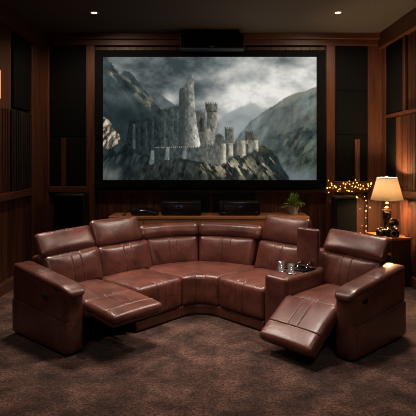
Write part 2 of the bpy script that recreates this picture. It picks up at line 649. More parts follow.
def paint_picture(nx, ny):
    """a ruined castle on a crag under a cloudy sky; coordinates 103..316 by 57..180, y down"""
    xs = np.linspace(103, 316, nx)
    ys = np.linspace(57, 180, ny)
    X, Y = np.meshgrid(xs, ys)
    img = np.zeros((ny, nx, 3))
    def ss(a, b, v):
        t = np.clip((v - a) / (b - a), 0, 1)
        return t * t * (3 - 2 * t)
    def blob(cx, cy, rx, ry):
        return np.exp(-(((X - cx) / rx) ** 2 + ((Y - cy) / ry) ** 2))
    def lay(mask, col):
        nonlocal img
        c = col if isinstance(col, np.ndarray) else np.array(col, float)[None, None, :]
        img = img * (1 - mask[..., None]) + c * mask[..., None]
    def poly(pts, soft=.7, jag=0., seed=3, js=.5):
        jx = (fbm(X, Y, js, seed) - .5) * 2 * jag
        jy = (fbm(X, Y, js, seed + 7) - .5) * 2 * jag
        x, y = X + jx, Y + jy
        inside = np.zeros(X.shape, bool)
        dist = np.full(X.shape, 1e9)
        n = len(pts)
        for i in range(n):
            x0, y0 = pts[i]
            x1, y1 = pts[(i + 1) % n]
            cond = ((y0 > y) != (y1 > y))
            with np.errstate(divide='ignore', invalid='ignore'):
                xi = (x1 - x0) * (y - y0) / ((y1 - y0) if y1 != y0 else 1e-9) + x0
            inside ^= cond & (x < xi)
            dx, dy = x1 - x0, y1 - y0
            tt = np.clip(((x - x0) * dx + (y - y0) * dy) / (dx * dx + dy * dy + 1e-9), 0, 1)
            dist = np.minimum(dist, np.hypot(x - x0 - tt * dx, y - y0 - tt * dy))
        sd = np.where(inside, dist, -dist)
        return np.clip(sd / soft + .5, 0, 1)
    def tex(base, amp, sc, seed, stretch=(1, 1), rot=0., octv=4):
        c_, s_ = math.cos(rot), math.sin(rot)
        U, V = X * c_ + Y * s_, -X * s_ + Y * c_
        f = fbm(U * stretch[0] + 400, V * stretch[1] + 400, sc, seed, octv) - .5
        return np.clip(np.array(base, float)[None, None, :] * (1 + amp * 2 * f)[..., None], 0, 255)
    def streak(sc, seed, rot, lo, gain, stretch=(1, .35)):
        c_, s_ = math.cos(rot), math.sin(rot)
        U, V = X * c_ + Y * s_, -X * s_ + Y * c_
        return np.clip((fbm(U * stretch[0] + 400, V * stretch[1] + 400, sc, seed, 4) - lo) * gain, 0, 1)
    # sky
    cl = fbm(X, Y * 1.55, .038, 11, 6, .58) - .5
    c2 = fbm(X + 90, Y * 1.4, .09, 13, 4, .55) - .5
    b = 90 + 74 * ss(170, 262, X) + 118 * cl + 55 * c2
    b += 34 * blob(252, 88, 34, 12) + 34 * blob(226, 73, 14, 5) + 40 * blob(255, 65, 20, 5) + 30 * blob(222, 100, 20, 10) + 74 * blob(171, 100, 9, 8) + 20 * blob(290, 95, 22, 8) + 22 * blob(285, 74, 26, 6)
    b -= 24 * blob(150, 64, 34, 12) + 44 * blob(281, 60, 18, 5) + 46 * blob(216, 63, 16, 7) + 16 * blob(240, 79, 12, 4) + 18 * blob(190, 90, 16, 8)
    b = np.clip(b, 62, 205)
    k = ((b - 62) / 140.)[..., None]
    img[...] = (1 - k) * np.array([60, 69, 72.]) + k * np.array([206, 204, 198.])
    # far hills on the right
    lay(poly([(215, 150), (222, 116), (232, 111), (243, 106), (250, 102.6), (255, 104), (262, 108), (272, 107), (285, 101), (292, 96), (300, 150)], 2.2, 1.6, 5, .12) * .75, tex((134, 140, 140), .12, .1, 21))
    lay(poly([(212, 150), (226, 122), (236, 117), (243, 115), (252, 119), (262, 125), (275, 160), (210, 160)], 2.5, 2, 8, .12) * .6, tex((122, 130, 131), .2, .1, 22))
    lay(blob(240, 128, 20, 9) * .45, (150, 156, 155))
    # right-hand slope
    m = poly([(226, 156), (240, 133), (251, 120.5), (262, 113), (275, 105), (286, 97), (294, 93), (304, 91.5), (318, 86), (318, 182), (226, 182)], 1.2, 1.6, 9, .15)
    g = tex((92, 98, 95), .35, .13, 31, (1.3, .7), .5)
    g = g * (1.08 - .22 * ss(95, 140, Y))[..., None] + np.array([40, 46, 48]) * blob(247, 128, 22, 16)[..., None] * .6
    lay(m, g)
    lay(m * poly([(270, 110), (294, 92), (318, 84), (318, 92), (300, 97), (283, 106)], 4, 2, 10, .2) * .45, (150, 146, 130))
    lay(m * streak(.22, 37, .55, .55, 5) * .4 * ss(262, 285, X), (122, 120, 104))
    m = poly([(240, 160), (256, 147), (264, 141), (271, 138), (283, 134), (294, 131), (305, 126), (318, 121.5), (318, 182), (240, 182)], 1.4, 1.8, 12, .2)
    lay(m, tex((66, 74, 71), .6, .16, 33, (1.2, .7), .6))
    lay(m * streak(.25, 36, .6, .56, 6) * .55, (116, 116, 96))
    lay(m * blob(258, 146, 12, 8) * .45, (118, 127, 128))
    lay(poly([(288, 170), (294, 162), (304, 154), (318, 145), (318, 182), (288, 182)], 1.5, 1.6, 14, .3), tex((60, 66, 59), .7, .25, 34, (1, .6), .6))
    lay(np.clip(blob(294, 177, 30, 10) * .9 * (.55 + fbm(X, Y, .09, 35)), 0, .85), (106, 115, 118))
    # left mountains
    lay(poly([(146, 98), (152, 92), (160, 94), (168, 100), (176, 106), (182, 112), (182, 140), (146, 140)], 1.5, 1.2, 15, .2) * .9, tex((80, 88, 89), .3, .15, 41))
    m = poly([(100, 54), (108, 57), (114, 66), (119, 75), (123, 71.5), (129, 71), (135, 78), (142, 86), (149, 95), (155, 103), (160, 108), (166, 116), (168, 182), (100, 182)], .9, 1.6, 16, .25)
    lay(m, tex((54, 63, 65), .45, .13, 42, (1.1, .7), -.6))
    lay(m * streak(.26, 43, -.75, .50, 6) * (blob(110, 70, 8, 16) + blob(140, 90, 12, 13) + .9 * blob(152, 103, 8, 8) + .5 * blob(128, 78, 8, 8)).clip(0, 1) * .8, tex((132, 125, 108), .4, .5, 44))
    lay(m * blob(128, 97, 17, 4.5) * .5, (94, 101, 102))
    lay(m * blob(124, 118, 24, 14) * .8, (36, 45, 47))
    # pale crag far left
    m = poly([(100, 114), (105, 117), (110, 122), (114, 128), (119, 134), (120.5, 139), (116, 144), (113, 149), (108, 150), (100, 144)], .8, 2.0, 17, .3)
    lay(m, tex((62, 60, 56), .5, .3, 45))
    lay(m * streak(.45, 49, .5, .44, 6), tex((168, 156, 138), .35, .5, 50))
    # base rock
    m = poly([(100, 152), (114, 148), (128, 142), (150, 140), (200, 150), (240, 146), (256, 145), (264, 147), (271, 150), (275, 155), (278, 160), (281, 166), (285, 172), (291, 182), (100, 182)], .9, 1.6, 18, .3)
    lay(m, tex((36, 43, 44), .6, .2, 46, (1.3, .5), .45))
    lay(m * streak(.28, 51, .45, .52, 6) * ss(205, 120, X) * .6, (66, 76, 77))
    lay(m * streak(.36, 47, -.62, .50, 7, (1, .28)) * (blob(240, 168, 30, 16) + blob(262, 160, 14, 14)).clip(0, 1) * .9, tex((158, 149, 124), .4, .5, 48))
    lay(m * blob(262, 150, 8, 4) * .5, (104, 98, 66))
    lay(m * blob(150, 176, 30, 8) * .5, (26, 33, 35))
    lay(m * poly([(160, 172), (168, 160), (175, 156), (182, 162), (188, 172)], 2.5, 2, 19, .3) * .6, tex((62, 69, 68), .5, .35, 52))
    lay(np.clip(blob(108, 176, 13, 9), 0, 1) * .7 * (.4 + fbm(X, Y, .12, 53)), (118, 118, 112))
    # the castle
    def shade(mk, x0, x1, dark, lite, p=1.4, amp=.22, seed=60, st=(1.5, .45), sc=.35):
        u = np.clip((X - x0) / (x1 - x0), 0, 1) ** p
        c = np.array(dark, float) * (1 - u)[..., None] + np.array(lite, float) * u[..., None]
        f = fbm(X * st[0] + 30, Y * st[1] + 50, sc, seed, 3) - .5
        f2 = fbm(X * 1.25 + 70, Y * .85 + 20, .42, seed + 40, 3) - .5
        lay(mk, np.clip(c * .9 * (1 + 2 * amp * f + .55 * f2)[..., None], 0, 255))
    def block(pts, dark, lite, p=1.4, amp=.25, seed=60, jag=.35, soft=.8):
        mk = poly(pts, soft, jag, seed, .8)
        xs_ = [q[0] for q in pts]
        shade(mk, min(xs_), max(xs_), dark, lite, p, amp, seed + 1)
        return mk
    def cren(x0, x1, y0, y1, stp=2.2, h=1.5):
        pts, x, i = [], x0, 0
        while x < x1:
            yy = y0 + (y1 - y0) * (x - x0) / (x1 - x0)
            xe = min(x + stp / 2, x1)
            hh = h if i % 2 == 0 else 0
            pts += [(x, yy - hh), (xe, yy - hh)]
            x = xe
            i += 1
        return pts
    def slit(x, y, w=.45, h=.9, a=.75):
        lay(np.clip(1.3 - ((X - x) / w) ** 2 - ((Y - y) / h) ** 2, 0, 1) * a, (24, 28, 29))
    # keep behind
    block(cren(195, 205, 111, 111) + [(206, 148), (194, 148)], (78, 82, 79), (112, 112, 104), 1, .3, 67)
    block([(199, 122), (200, 118), (203, 118), (204, 122), (204, 132), (199, 132)], (60, 62, 60), (78, 78, 74), 1, .2, 68)
    # curtain walls at the left
    block(cren(129.5, 157, 121.5, 117.5) + [(160, 154), (144, 156), (128, 152), (125, 150)], (32, 40, 42), (50, 59, 60), 1, .3, 61)
    block(cren(156.5, 180, 111.5, 105) + [(184, 150), (157, 153)], (50, 59, 60), (86, 94, 92), 1.1, .28, 64)
    for x0, x1, y0, y1, l in ((132.5, 135, 124, 149, (78, 90, 91)), (138, 140, 122, 148, (56, 66, 67)), (145, 147, 121, 150, (64, 74, 75)), (151.5, 153.5, 119, 150, (72, 82, 83)), (163.5, 165.5, 111, 148, (92, 101, 100)), (171, 173, 108, 148, (84, 92, 90))):
        block([(x0, y0), (x1, y0), (x1 + .4, y1), (x0 - .4, y1)], tuple(c * .75 for c in l), l, 1, .2, int(x0), .2)
    rs = np.random.RandomState(5)
    for k_ in range(46):
        x = rs.uniform(131, 180)
        y = rs.uniform(124 if x < 157 else 114, 144)
        slit(x, y, .4, .8, .55)
    # ruined great tower
    tw_ = poly([(178, 150), (178.6, 128), (178.8, 108), (179.2, 92), (180.4, 88.5), (183, 87.5), (185.5, 84.5), (189, 81), (190.8, 77.5), (192.6, 74.6), (193.8, 76.5), (194.2, 96), (195.2, 112), (197.2, 128), (201, 149)], .8, .5, 70, .8)
    shade(tw_, 178, 199, (62, 68, 67), (214, 209, 196), 1.7, .26, 71)
    lay(tw_ * poly([(179, 89), (184, 86), (186, 100), (184.5, 120), (183.5, 148), (178, 148)], 1.6, 1, 73, .4) * .5, (58, 64, 63))
    lay(tw_ * poly([(186, 84), (187.5, 83), (188.5, 100), (188, 124), (186.5, 124), (187, 100)], .9, .6, 74, .5) * .6, (66, 70, 68))
    for x, y in ((190, 92), (189.5, 104), (192, 116), (183, 100), (186, 132), (191, 130), (182, 118), (194, 138)):
        slit(x, y, .5, 1.1)
    # round tower
    block([(206.6, 142), (206.6, 111), (216.2, 111), (217, 142)], (74, 77, 74), (150, 147, 136), 1., .2, 75, .2)
    block(cren(205, 217.3, 104, 104, 2.4) + [(217.2, 109), (216.2, 112), (206.6, 112), (205.2, 109)], (64, 66, 63), (128, 124, 114), 1., .2, 76, .2)
    lay(poly([(206, 111), (217, 111), (217, 112.3), (206, 112.3)], .6) * .6, (50, 52, 50))
    for x, y in ((211, 118), (213, 127), (209.5, 132)):
        slit(x, y, .5, 1.)
    # broken spires between
    block([(203, 147), (203.6, 132), (205.5, 124.5), (207.6, 130), (209.5, 127.5), (211.5, 133), (213, 140), (214, 148)], (92, 94, 89), (162, 157, 144), 1., .28, 79, .7)
    block([(214, 147), (215, 135), (219, 133.5), (223, 136), (226, 147)], (76, 79, 76), (104, 104, 98), 1, .25, 80, .6)
    block(cren(224.5, 233.6, 128.6, 128.6) + [(233.4, 146), (224.7, 146)], (72, 75, 73), (122, 120, 111), 1, .2, 82, .2)
    slit(228, 134, .5, 1); slit(231, 137, .5, 1)
    block(cren(245, 252.6, 132.5, 132.5) + cren(252.6, 258.4, 137.5, 137.5) + [(258.2, 152), (244.6, 152)], (66, 66, 61), (120, 116, 104), 1, .22, 85, .2)
    # front wall
    block(cren(152, 200, 149.5, 147.2, 2.6, 1.3) + [(204, 147), (206, 163), (190, 160), (178, 158), (168, 161), (150, 165), (148, 163)], (50, 59, 60), (86, 92, 89), 1, .25, 88, .4)
    block(cren(200, 247, 146.5, 141, 2.6, 1.3) + [(257, 141.5), (257, 150), (247, 156), (234, 155), (224, 166), (204, 163)], (88, 91, 87), (128, 124, 113), 1, .25, 91, .4)
    for x0, x1, y0, y1 in ((220.4, 225.6, 143.5, 166), (228, 232.6, 143, 156), (239.8, 245, 140.5, 158), (253.6, 257.6, 140, 151.5)):
        block([(x0, y0), (x1, y0), (x1 + .3, y1), (x0 - .3, y1)], (104, 102, 94), (204, 198, 180), .8, .12, int(x0), .15)
    for x0, x1 in ((226, 228), (233, 236.5), (246, 248)):
        block([(x0, 144), (x1, 144), (x1, 156), (x0, 156)], (70, 70, 65), (88, 87, 80), 1, .2, int(x0) + 3, .3)
    for x0, y0, y1 in ((151, 150.5, 165), (166, 147.5, 160), (183.5, 148, 159)):
        block([(x0, y0), (x0 + 3, y0), (x0 + 3.2, y1), (x0 - 2.2, y1)], (86, 97, 97), (128, 136, 132), 1, .2, int(x0), .3)
    for k_ in range(24):
        x = 154 + k_ * 1.95
        lay(np.clip(1.2 - ((X - x) / .55) ** 2 - ((Y - 147.6 + .04 * k_) / .7) ** 2, 0, 1) * (.75 if k_ % 3 else .3), (186, 178, 160))
    # rock climbing over the wall foot
    m = poly([(140, 170), (152, 164), (160, 161), (172, 159), (184, 162), (196, 164), (206, 162), (214, 166), (224, 164), (232, 157), (240, 158), (247, 155), (256, 150), (262, 152), (262, 182), (140, 182)], 1.2, 2.2, 93, .35)
    lay(m * .9, tex((44, 48, 46), .7, .3, 94, (1.2, .5), .3))
    lay(m * streak(.4, 95, -.62, .50, 7, (1, .28)) * (blob(236, 168, 24, 12) + .6 * blob(205, 168, 12, 6)).clip(0, 1) * .95, tex((168, 158, 132), .35, .5, 96))
    lay(m * streak(.4, 97, .5, .55, 6) * blob(172, 165, 22, 9) * .6, (84, 92, 91))
    return np.clip(img, 0, 255)

YSC = 7.90
sx0, sx1 = bx(103, YSC), bx(316.5, YSC)
sz1, sz0 = bz(57, YSC), bz(180, YSC)
scr = thing('projection_screen', 'large cinema screen showing a ruined castle under stormy sky, black border', 'screen', ((sx0 + sx1) / 2, YSC, sz0))
NX, NY = 470, 272
pic = np.clip((paint_picture(NX, NY) / 255.0 - .05) * 1.10, .012, 1)
lin = np.where(pic <= .04045, pic / 12.92, ((pic + .055) / 1.055) ** 2.4)
me = bpy.data.meshes.new('picture_surface')
vs = [(sx0 + (sx1 - sx0) * i / (NX - 1), YSC, sz1 + (sz0 - sz1) * j / (NY - 1)) for j in range(NY) for i in range(NX)]
vs = [(a - scr.location.x, b - scr.location.y, c - scr.location.z) for a, b, c in vs]
fs = [(j * NX + i, (j + 1) * NX + i, (j + 1) * NX + i + 1, j * NX + i + 1) for j in range(NY - 1) for i in range(NX - 1)]
me.from_pydata(vs, [], fs)
ca = me.color_attributes.new('picture', 'FLOAT_COLOR', 'POINT')
ca.data.foreach_set('color', np.concatenate([lin.reshape(-1, 3), np.ones((NX * NY, 1))], 1).astype(np.float32).ravel())
t = NT('screen_picture')
at_n = t.n('ShaderNodeAttribute', attribute_name='picture')
em = t.n('ShaderNodeEmission')
em.inputs['Strength'].default_value = 1.06
t.l(at_n.outputs['Color'], em.inputs['Color'])
t.l(em.outputs[0], t.out.inputs['Surface'])
me.materials.append(t.m)
po = bpy.data.objects.new('picture_surface', me)
COL.objects.link(po)
po.parent = scr
fx0, fx1, fz1, fz0 = bx(95, 7.87), bx(325.5, 7.87), bz(50, 7.87), bz(188, 7.87)
mb = MB()
yf0, yf1 = 7.87, YB - .02
mb.box(fx0, sx0, yf0, yf1, fz0, fz1, bev=.006)
mb.box(sx1, fx1, yf0, yf1, fz0, fz1, bev=.006)
mb.box(sx0, sx1, yf0, yf1, sz1, fz1, bev=.006)
mb.box(sx0, sx1, yf0, yf1, fz0, sz0, bev=.006)
mb.box(sx0, sx1, YSC + .005, yf1, sz0, sz1)
mb.build('screen_frame', M['black_cloth'], scr, off=scr.location)

# speaker over the screen
cx0, cx1 = bx(180, 7.6), bx(244.5, 7.6)
cz0, cz1 = bz(49, 7.6), ZC - .07
t = thing('center_speaker', 'wide black speaker bar hung above the middle of the screen', 'speaker', ((cx0 + cx1) / 2, 7.7, cz0))
mb = MB()
mb.box(cx0, cx1, 7.61, 7.84, cz0, cz1, bev=.012)
mb.build('cabinet', M['black_plastic'], t, off=t.location)
mb = MB()
mb.box(cx0 + .015, cx1 - .015, 7.60, 7.612, cz0 + .03, cz1 - .015, bev=.004)
mb.build('grille', M['grille'], t, off=t.location)
mb = MB()
mb.box(cx0 + .01, cx1 - .01, 7.604, 7.61, cz0 + .008, cz0 + .018)
o = mb.build('silver_strip', plain('dim_silver', (.10, .11, .13, 1), .4), t, off=t.location)
o['label'] = 'thin silver strip along the lower edge'
mb = MB()
xm = (cx0 + cx1) / 2
for k in range(4):
    mb.box(xm - .034 + k * .018, xm - .022 + k * .018, 7.597, 7.60, cz0 + .036, cz0 + .048)
o = mb.build('badge', M['white_print'], t, off=t.location)
o['label'] = 'small pale maker badge'
mb = MB()
mb.box(xm - .2, xm + .2, 7.76, 7.82, cz1, ZC)
mb.build('mount_bracket', M['black_plastic'], t, off=t.location)

# ---------------------------------------------------------------- floor speakers
def floor_speaker(x0, x1, y0, y1, h, label):
    t = thing('floor_speaker', label, 'speaker', ((x0 + x1) / 2, (y0 + y1) / 2, 0), group='black floor speakers')
    mb = MB()
    mb.box(x0, x1, y0 + .02, y1, .03, h, bev=.035)
    mb.build('cabinet', M['black_plastic'], t, True, off=t.location)
    mb = MB()
    mb.box(x0 + .02, x1 - .02, y0, y0 + .021, .08, h - .03, bev=.01)
    mb.build('grille', M['grille'], t, False, off=t.location)
    mb = MB()
    mb.box(x0 + .02, x1 - .02, y0 + .02, y1 - .02, 0, .031)
    mb.build('plinth', M['black_plastic'], t, off=t.location)
floor_speaker(bx(53, 7.5), bx(84, 7.5), 7.5, 7.86, bz(194, 7.5), 'black floor speaker standing left of the console')
floor_speaker(bx(335.5, 7.5), bx(358, 7.5), 7.5, 7.83, bz(197, 7.5), 'black floor speaker under the fairy lights')

# ---------------------------------------------------------------- media console and what stands on it
CZ = .90
c0, c1, cy0, cy1 = -1.535, 1.565, 7.41, 7.925
con = thing('media_console', 'long low oak media console behind the sofa under the screen', 'cabinet', ((c0 + c1) / 2, (cy0 + cy1) / 2, 0))
L = con.location
mb = MB()
mb.box(c0, c1, cy0, cy1, CZ - .045, CZ, bev=.005)
mb.build('top', M['console_wood'], con, off=L)
mb = MB()
mb.box(c0 + .03, c1 - .03, cy0 + .035, cy1 - .01, .06, CZ - .045)
mb.build('carcass', M['console_wood'], con, off=L)
mb = MB()
mb.box(c0 + .06, c1 - .06, cy0 + .07, cy1 - .02, 0, .06)
mb.build('plinth', M['black_plastic'], con, off=L)
nd = 6
dw = (c1 - c0 - .08) / nd
for k in range(nd):
    x = c0 + .04 + k * dw
    mb = MB()
    mb.box(x + .006, x + dw - .006, cy0 + .012, cy0 + .036, .08, CZ - .06, bev=.004)
    d = mb.build('door', M['console_wood'], con, off=L)
    kx = x + (dw - .05 if k % 2 == 0 else .05)
    mb = MB()
    mb.tube([(kx, cy0 + .012, .6), (kx, cy0 - .012, .6), (kx, cy0 - .012, .72), (kx, cy0 + .012, .72)], .005)
    mb.build('handle', M['dark_steel'], d, True, off=L)

def av_unit(name, x0, x1, y0, h, label, cat, style):
    d = .34
    t = thing(name, label, cat, ((x0 + x1) / 2, y0 + d / 2, CZ))
    L = t.location
    z0, z1 = CZ + .016, CZ + h
    mb = MB()
    mb.box(x0, x1, y0 + .012, y0 + d, z0, z1, bev=.006)
    mb.build('case', M['black_plastic'], t, off=L)
    mb = MB()
    mb.box(x0 - .002, x1 + .002, y0, y0 + .013, z0, z1 - .004, bev=.003)
    fp = mb.build('front_panel', M['black_gloss'], t, off=L)
    for sx in (x0 + .05, x1 - .05):
        for sy in (y0 + .05, y0 + d - .05):
            mb = MB()
            mb.lathe([(.018, CZ), (.02, z0)], 14, Matrix.Translation((sx, sy, 0)))
            mb.build('foot', M['black_plastic'], t, True, off=L)
    w = x1 - x0
    def knob(u, v, r):
        mb = MB()
        X = Matrix.Translation((x0 + w * u, y0, z0 + (z1 - z0) * v)) @ Matrix.Rotation(PI / 2, 4, 'X')
        mb.lathe([(r * 1.1, 0), (r, .004), (r * .95, .016), (r * .6, .018)], 20, X)
        mb.build('knob', M['dark_steel'], t, 'auto', off=L)
    def button(u, v, bw, bh, m='dark_steel'):
        mb = MB()
        mb.box(x0 + w * u - bw / 2, x0 + w * u + bw / 2, y0 - .004, y0, z0 + (z1 - z0) * v - bh / 2, z0 + (z1 - z0) * v + bh / 2, bev=.001)
        mb.build('button', M[m], t, off=L)
    def disp(u0, u1, v0, v1):
        mb = MB()
        hz = z1 - z0
        mb.box(x0 + w * u0, x0 + w * u1, y0 - .002, y0, z0 + hz * v0, z0 + hz * v1)
        p = mb.build('display_window', M['black_gloss'], t, off=L)
        return p
    def digits(p, u0, n, v0, dw_=.012, hh=.014):
        mb = MB()
        for k in range(n):
            xx = x0 + w * u0 + k * (dw_ + .006)
            zz = z0 + (z1 - z0) * v0
            mb.box(xx, xx + dw_, y0 - .0035, y0 - .002, zz, zz + .003)
            mb.box(xx, xx + dw_, y0 - .0035, y0 - .002, zz + hh, zz + hh + .003)
            mb.box(xx + dw_ - .003, xx + dw_, y0 - .0035, y0 - .002, zz, zz + hh)
            if k % 2:
                mb.box(xx, xx + .003, y0 - .0035, y0 - .002, zz, zz + hh)
        o = mb.build('lit_digits', M['blue_display'], p, off=L)
        o['label'] = 'small blue lit digits'
    if style == 'receiver':
        p = disp(.22, .72, .55, .86)
        digits(p, .36, 2, .63)
        digits(p, .47, 2, .63)
        knob(.80, .72, .018); knob(.92, .20, .020)
        knob(.10, .55, .016); knob(.10, .18, .014)
        for k in range(6):
            button(.24 + k * .09, .30, .03, .008)
        button(.80, .2, .03, .01)
    else:
        p = disp(.20, .84, .34, .92)
        digits(p, .47, 3, .60)
        button(.09, .70, .03, .03); button(.09, .42, .03, .03)
        mb = MB()
        for k in range(4):
            mb.box(x0 + w * (.055 + .025 * k), x0 + w * (.072 + .025 * k), y0 - .001, y0, z0 + .026, z0 + .036)
        mb.build('printed_mark', M['white_print'], t, off=L)
        for k in range(3):
            button(.36 + .1 * k, .2, .02, .012)
        knob(.93, .6, .014); knob(.93, .22, .012)
        button(.90, .2, .014, .012, 'white_print')
av_unit('av_receiver', bx(161.5, 7.5), bx(201, 7.5), 7.5, bz(202, 7.5) - CZ, 'black home cinema receiver with round knobs standing on the console', 'receiver', 'receiver')
av_unit('disc_player', bx(219.5, 7.5), bx(260, 7.5), 7.5, bz(202, 7.5) - CZ, 'black disc player with wide display beside the receiver', 'disc player', 'player')

# flat black box with cable
px, py_ = bx(145, 7.62), 7.62
t = thing('streaming_box', 'flat rounded black device on the left end of the console', 'media device', (px, py_, CZ))
mb = MB()
vs, fs, ns = rounded_grid((.42, .26, .10), .045, (4, 4, 2))
mb.add([(p.x, p.y - .13, .008 + p.z * (1 - .55 * (abs(p.x) / .21) ** 2)) for p in vs], fs)
mb.build('housing', M['black_gloss'], t, True)
mb = MB()
mb.box(-.17, .17, -.1, .1, 0, .012)
mb.build('base', M['black_plastic'], t)
o = MB().tube([at(140, 211, 7.45), at(135, 208.6, 7.47), at(131, 210, 7.47), at(127, 212.5, 7.48), at(124.8, 213.6, 7.49)], .006).build('lead', M['black_plastic'], t, True, off=t.location)
mb = MB()
X = Matrix.Translation((bx(124.2, 7.55), 7.55, CZ))
mb.lathe([(.028, 0), (.032, .006), (.028, .016), (.012, .022), (.011, .07), (.004, .076)], 18, X)
s = mb.build('sensor_stand', M['black_plastic'], None, True)
tag(s, 'tiny black upright gadget with round foot at the console left end', 'gadget')

# potted plant
pp = (bx(293.5, 7.72), 7.72, CZ)
t = thing('potted_plant', 'small leafy green plant in grey clay pot on the console', 'plant', pp)
mb = MB()
mb.lathe([(.062, 0), (.068, .004), (.086, .140), (.088, .150), (.080, .150), (.076, .130)], 32)
mb.build('pot', M['pot'], t, 'auto')
mb = MB()
mb.lathe([(.001, .136), (.078, .132)], 24, cap=False)
mb.build('soil', M['soil'], t)
mb = MB()
rnd = random.Random(4)
for k in range(130):
    a = rnd.uniform(0, 2 * PI)
    el = rnd.uniform(.15, 1.5)
    ln = rnd.uniform(.14, .23) * (1.05 if el > .5 else 1)
    wdt = rnd.uniform(.010, .017)
    d = Vector((math.cos(a) * math.cos(el), math.sin(a) * math.cos(el), math.sin(el)))
    side = Vector((-math.sin(a), math.cos(a), rnd.uniform(-.4, .4))).normalized()
    vs, fs = [], []
    N = 6
    p0 = Vector((rnd.uniform(-.03, .03), rnd.uniform(-.03, .03), .135))
    for i in range(N + 1):
        s_ = i / N
        p = p0 + d * ln * s_ - Vector((0, 0, .07 * s_ * s_ * math.cos(el)))
        ww = wdt * math.sin(PI * (.06 + .94 * s_)) + .0008
        vs += [tuple(p - side * ww), tuple(p + Vector((0, 0, -.003))), tuple(p + side * ww)]
    for i in range(N):
        fs += [(3 * i, 3 * i + 1, 3 * i + 4, 3 * i + 3), (3 * i + 1, 3 * i + 2, 3 * i + 5, 3 * i + 4)]
    mb.add(vs, fs)
mb.build('foliage', M['leaf'], t, True)

# ---------------------------------------------------------------- side table, lamp, cameras
TZ = .70
tw, td = .36, .55
tab = thing('side_table', 'small wooden side table with shelf under the lit lamp', 'table', (2.53, 6.60, 0), math.radians(20))
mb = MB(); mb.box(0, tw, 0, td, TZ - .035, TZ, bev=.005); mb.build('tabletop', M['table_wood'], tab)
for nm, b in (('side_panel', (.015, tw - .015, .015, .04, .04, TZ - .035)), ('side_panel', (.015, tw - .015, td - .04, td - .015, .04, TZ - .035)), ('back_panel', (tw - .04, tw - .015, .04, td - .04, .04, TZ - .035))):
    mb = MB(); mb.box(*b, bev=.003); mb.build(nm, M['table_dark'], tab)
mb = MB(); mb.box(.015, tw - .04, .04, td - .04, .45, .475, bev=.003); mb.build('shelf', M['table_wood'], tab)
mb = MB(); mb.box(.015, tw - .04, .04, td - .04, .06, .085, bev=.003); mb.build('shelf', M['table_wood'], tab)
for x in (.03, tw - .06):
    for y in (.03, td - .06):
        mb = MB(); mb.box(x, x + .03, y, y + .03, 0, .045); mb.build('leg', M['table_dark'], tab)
TX = Matrix.Translation((2.53, 6.60, 0)) @ Matrix.Rotation(math.radians(20), 4, 'Z')
# thing lying on the shelf
p = TX @ Vector((.13, .14, .477))
t = thing('lens_case', 'small dark round case with bright cap on the table shelf', 'case', p)
mb = MB(); mb.lathe([(.045, 0), (.05, .008), (.05, .075), (.042, .085)], 24); mb.build('case_body', M['black_plastic'], t, 'auto')
mb = MB(); mb.lathe([(.022, .085), (.022, .10), (.012, .106)], 18); mb.build('cap', M['chrome'], t, 'auto')

lp = TX @ Vector((.19, .33, TZ))
lp = Vector((2.592, 6.95, TZ))
lamp = thing('table_lamp', 'lit table lamp with cream cone shade on the side table', 'lamp', lp)
def bar(py):
    return CAMH - (py - 155) / 480 * 6.95 - TZ
mb = MB()
mb.lathe([(.085, 0), (.09, .012), (.07, .03), (.040, .05), (.036, .075), (.046, .15), (.058, .24), (.063, bar(212) - .03), (.060, bar(211))], 36)
mb.build('body', M['brown_glaze'], lamp, True)
mb = MB()
zb = bar(211)
mb.lathe([(.060, zb), (.066, zb + .012), (.066, zb + .02), (.045, zb + .035), (.052, zb + .045), (.03, zb + .058), (.018, zb + .07), (.018, zb + .10), (.030, zb + .105), (.030, zb + .115), (.014, zb + .125)], 32)
mb.build('neck', M['brass'], lamp, True)
z0, z1 = bar(200), bar(177.5)
mb = MB()
mb.lathe([(.226, z0), (.139, z1), (.135, z1), (.222, z0)], 48, cap=False)
n0 = len(mb.v)
mb.f += [tuple([3 * 48 + i, 3 * 48 + (i + 1) % 48, (i + 1) % 48, i]) for i in range(48)]
mb.build('shade', M['shade'], lamp, True)
ME_ = plain('shade_edging', (.75, .60, .40, 1), .8)
for zz, rr in ((z0 + .006, .2255), (z1 - .006, .1405)):
    mb = MB()
    mb.lathe([(rr, zz - .006), (rr + .002, zz - .005), (rr + .001, zz + .005), (rr - .003, zz + .006)], 48, cap=False)
    mb.build('shade_edging', ME_, lamp, True)
mb = MB()
mb.tube([(0, 0, zb + .12), (0, 0, z1 + .012)], .004)
for a in (0, 2 * PI / 3, 4 * PI / 3):
    mb.tube([(0, 0, z1 - .01), (.137 * math.cos(a), .137 * math.sin(a), z1 - .004)], .0025)
mb.build('harp', M['brass'], lamp, True)
mb = MB(); mb.lathe([(.008, z1 + .008), (.012, z1 + .016), (.007, z1 + .026), (.001, z1 + .03)], 16); mb.build('finial', M['brass'], lamp, True)
mb = MB(); mb.ball((0.035, 0, zb + .19), .03, sq=(1, 1, 1.3)); o = mb.build('bulb', emit('lamp_bulb', (1, .72, .42, 1), 30), lamp, True)
for zz, en in ((z0 + .05, 75), (z1 - .08, 75)):
    lt = bpy.data.lights.new('lamp_light', 'POINT')
    lt.energy = en
    lt.color = (1, .62, .32)
    lt.shadow_soft_size = .04
    lo = bpy.data.objects.new('lamp_light', lt)
    COL.objects.link(lo)
    lo.location = lp + Vector((-.03, 0, zz))

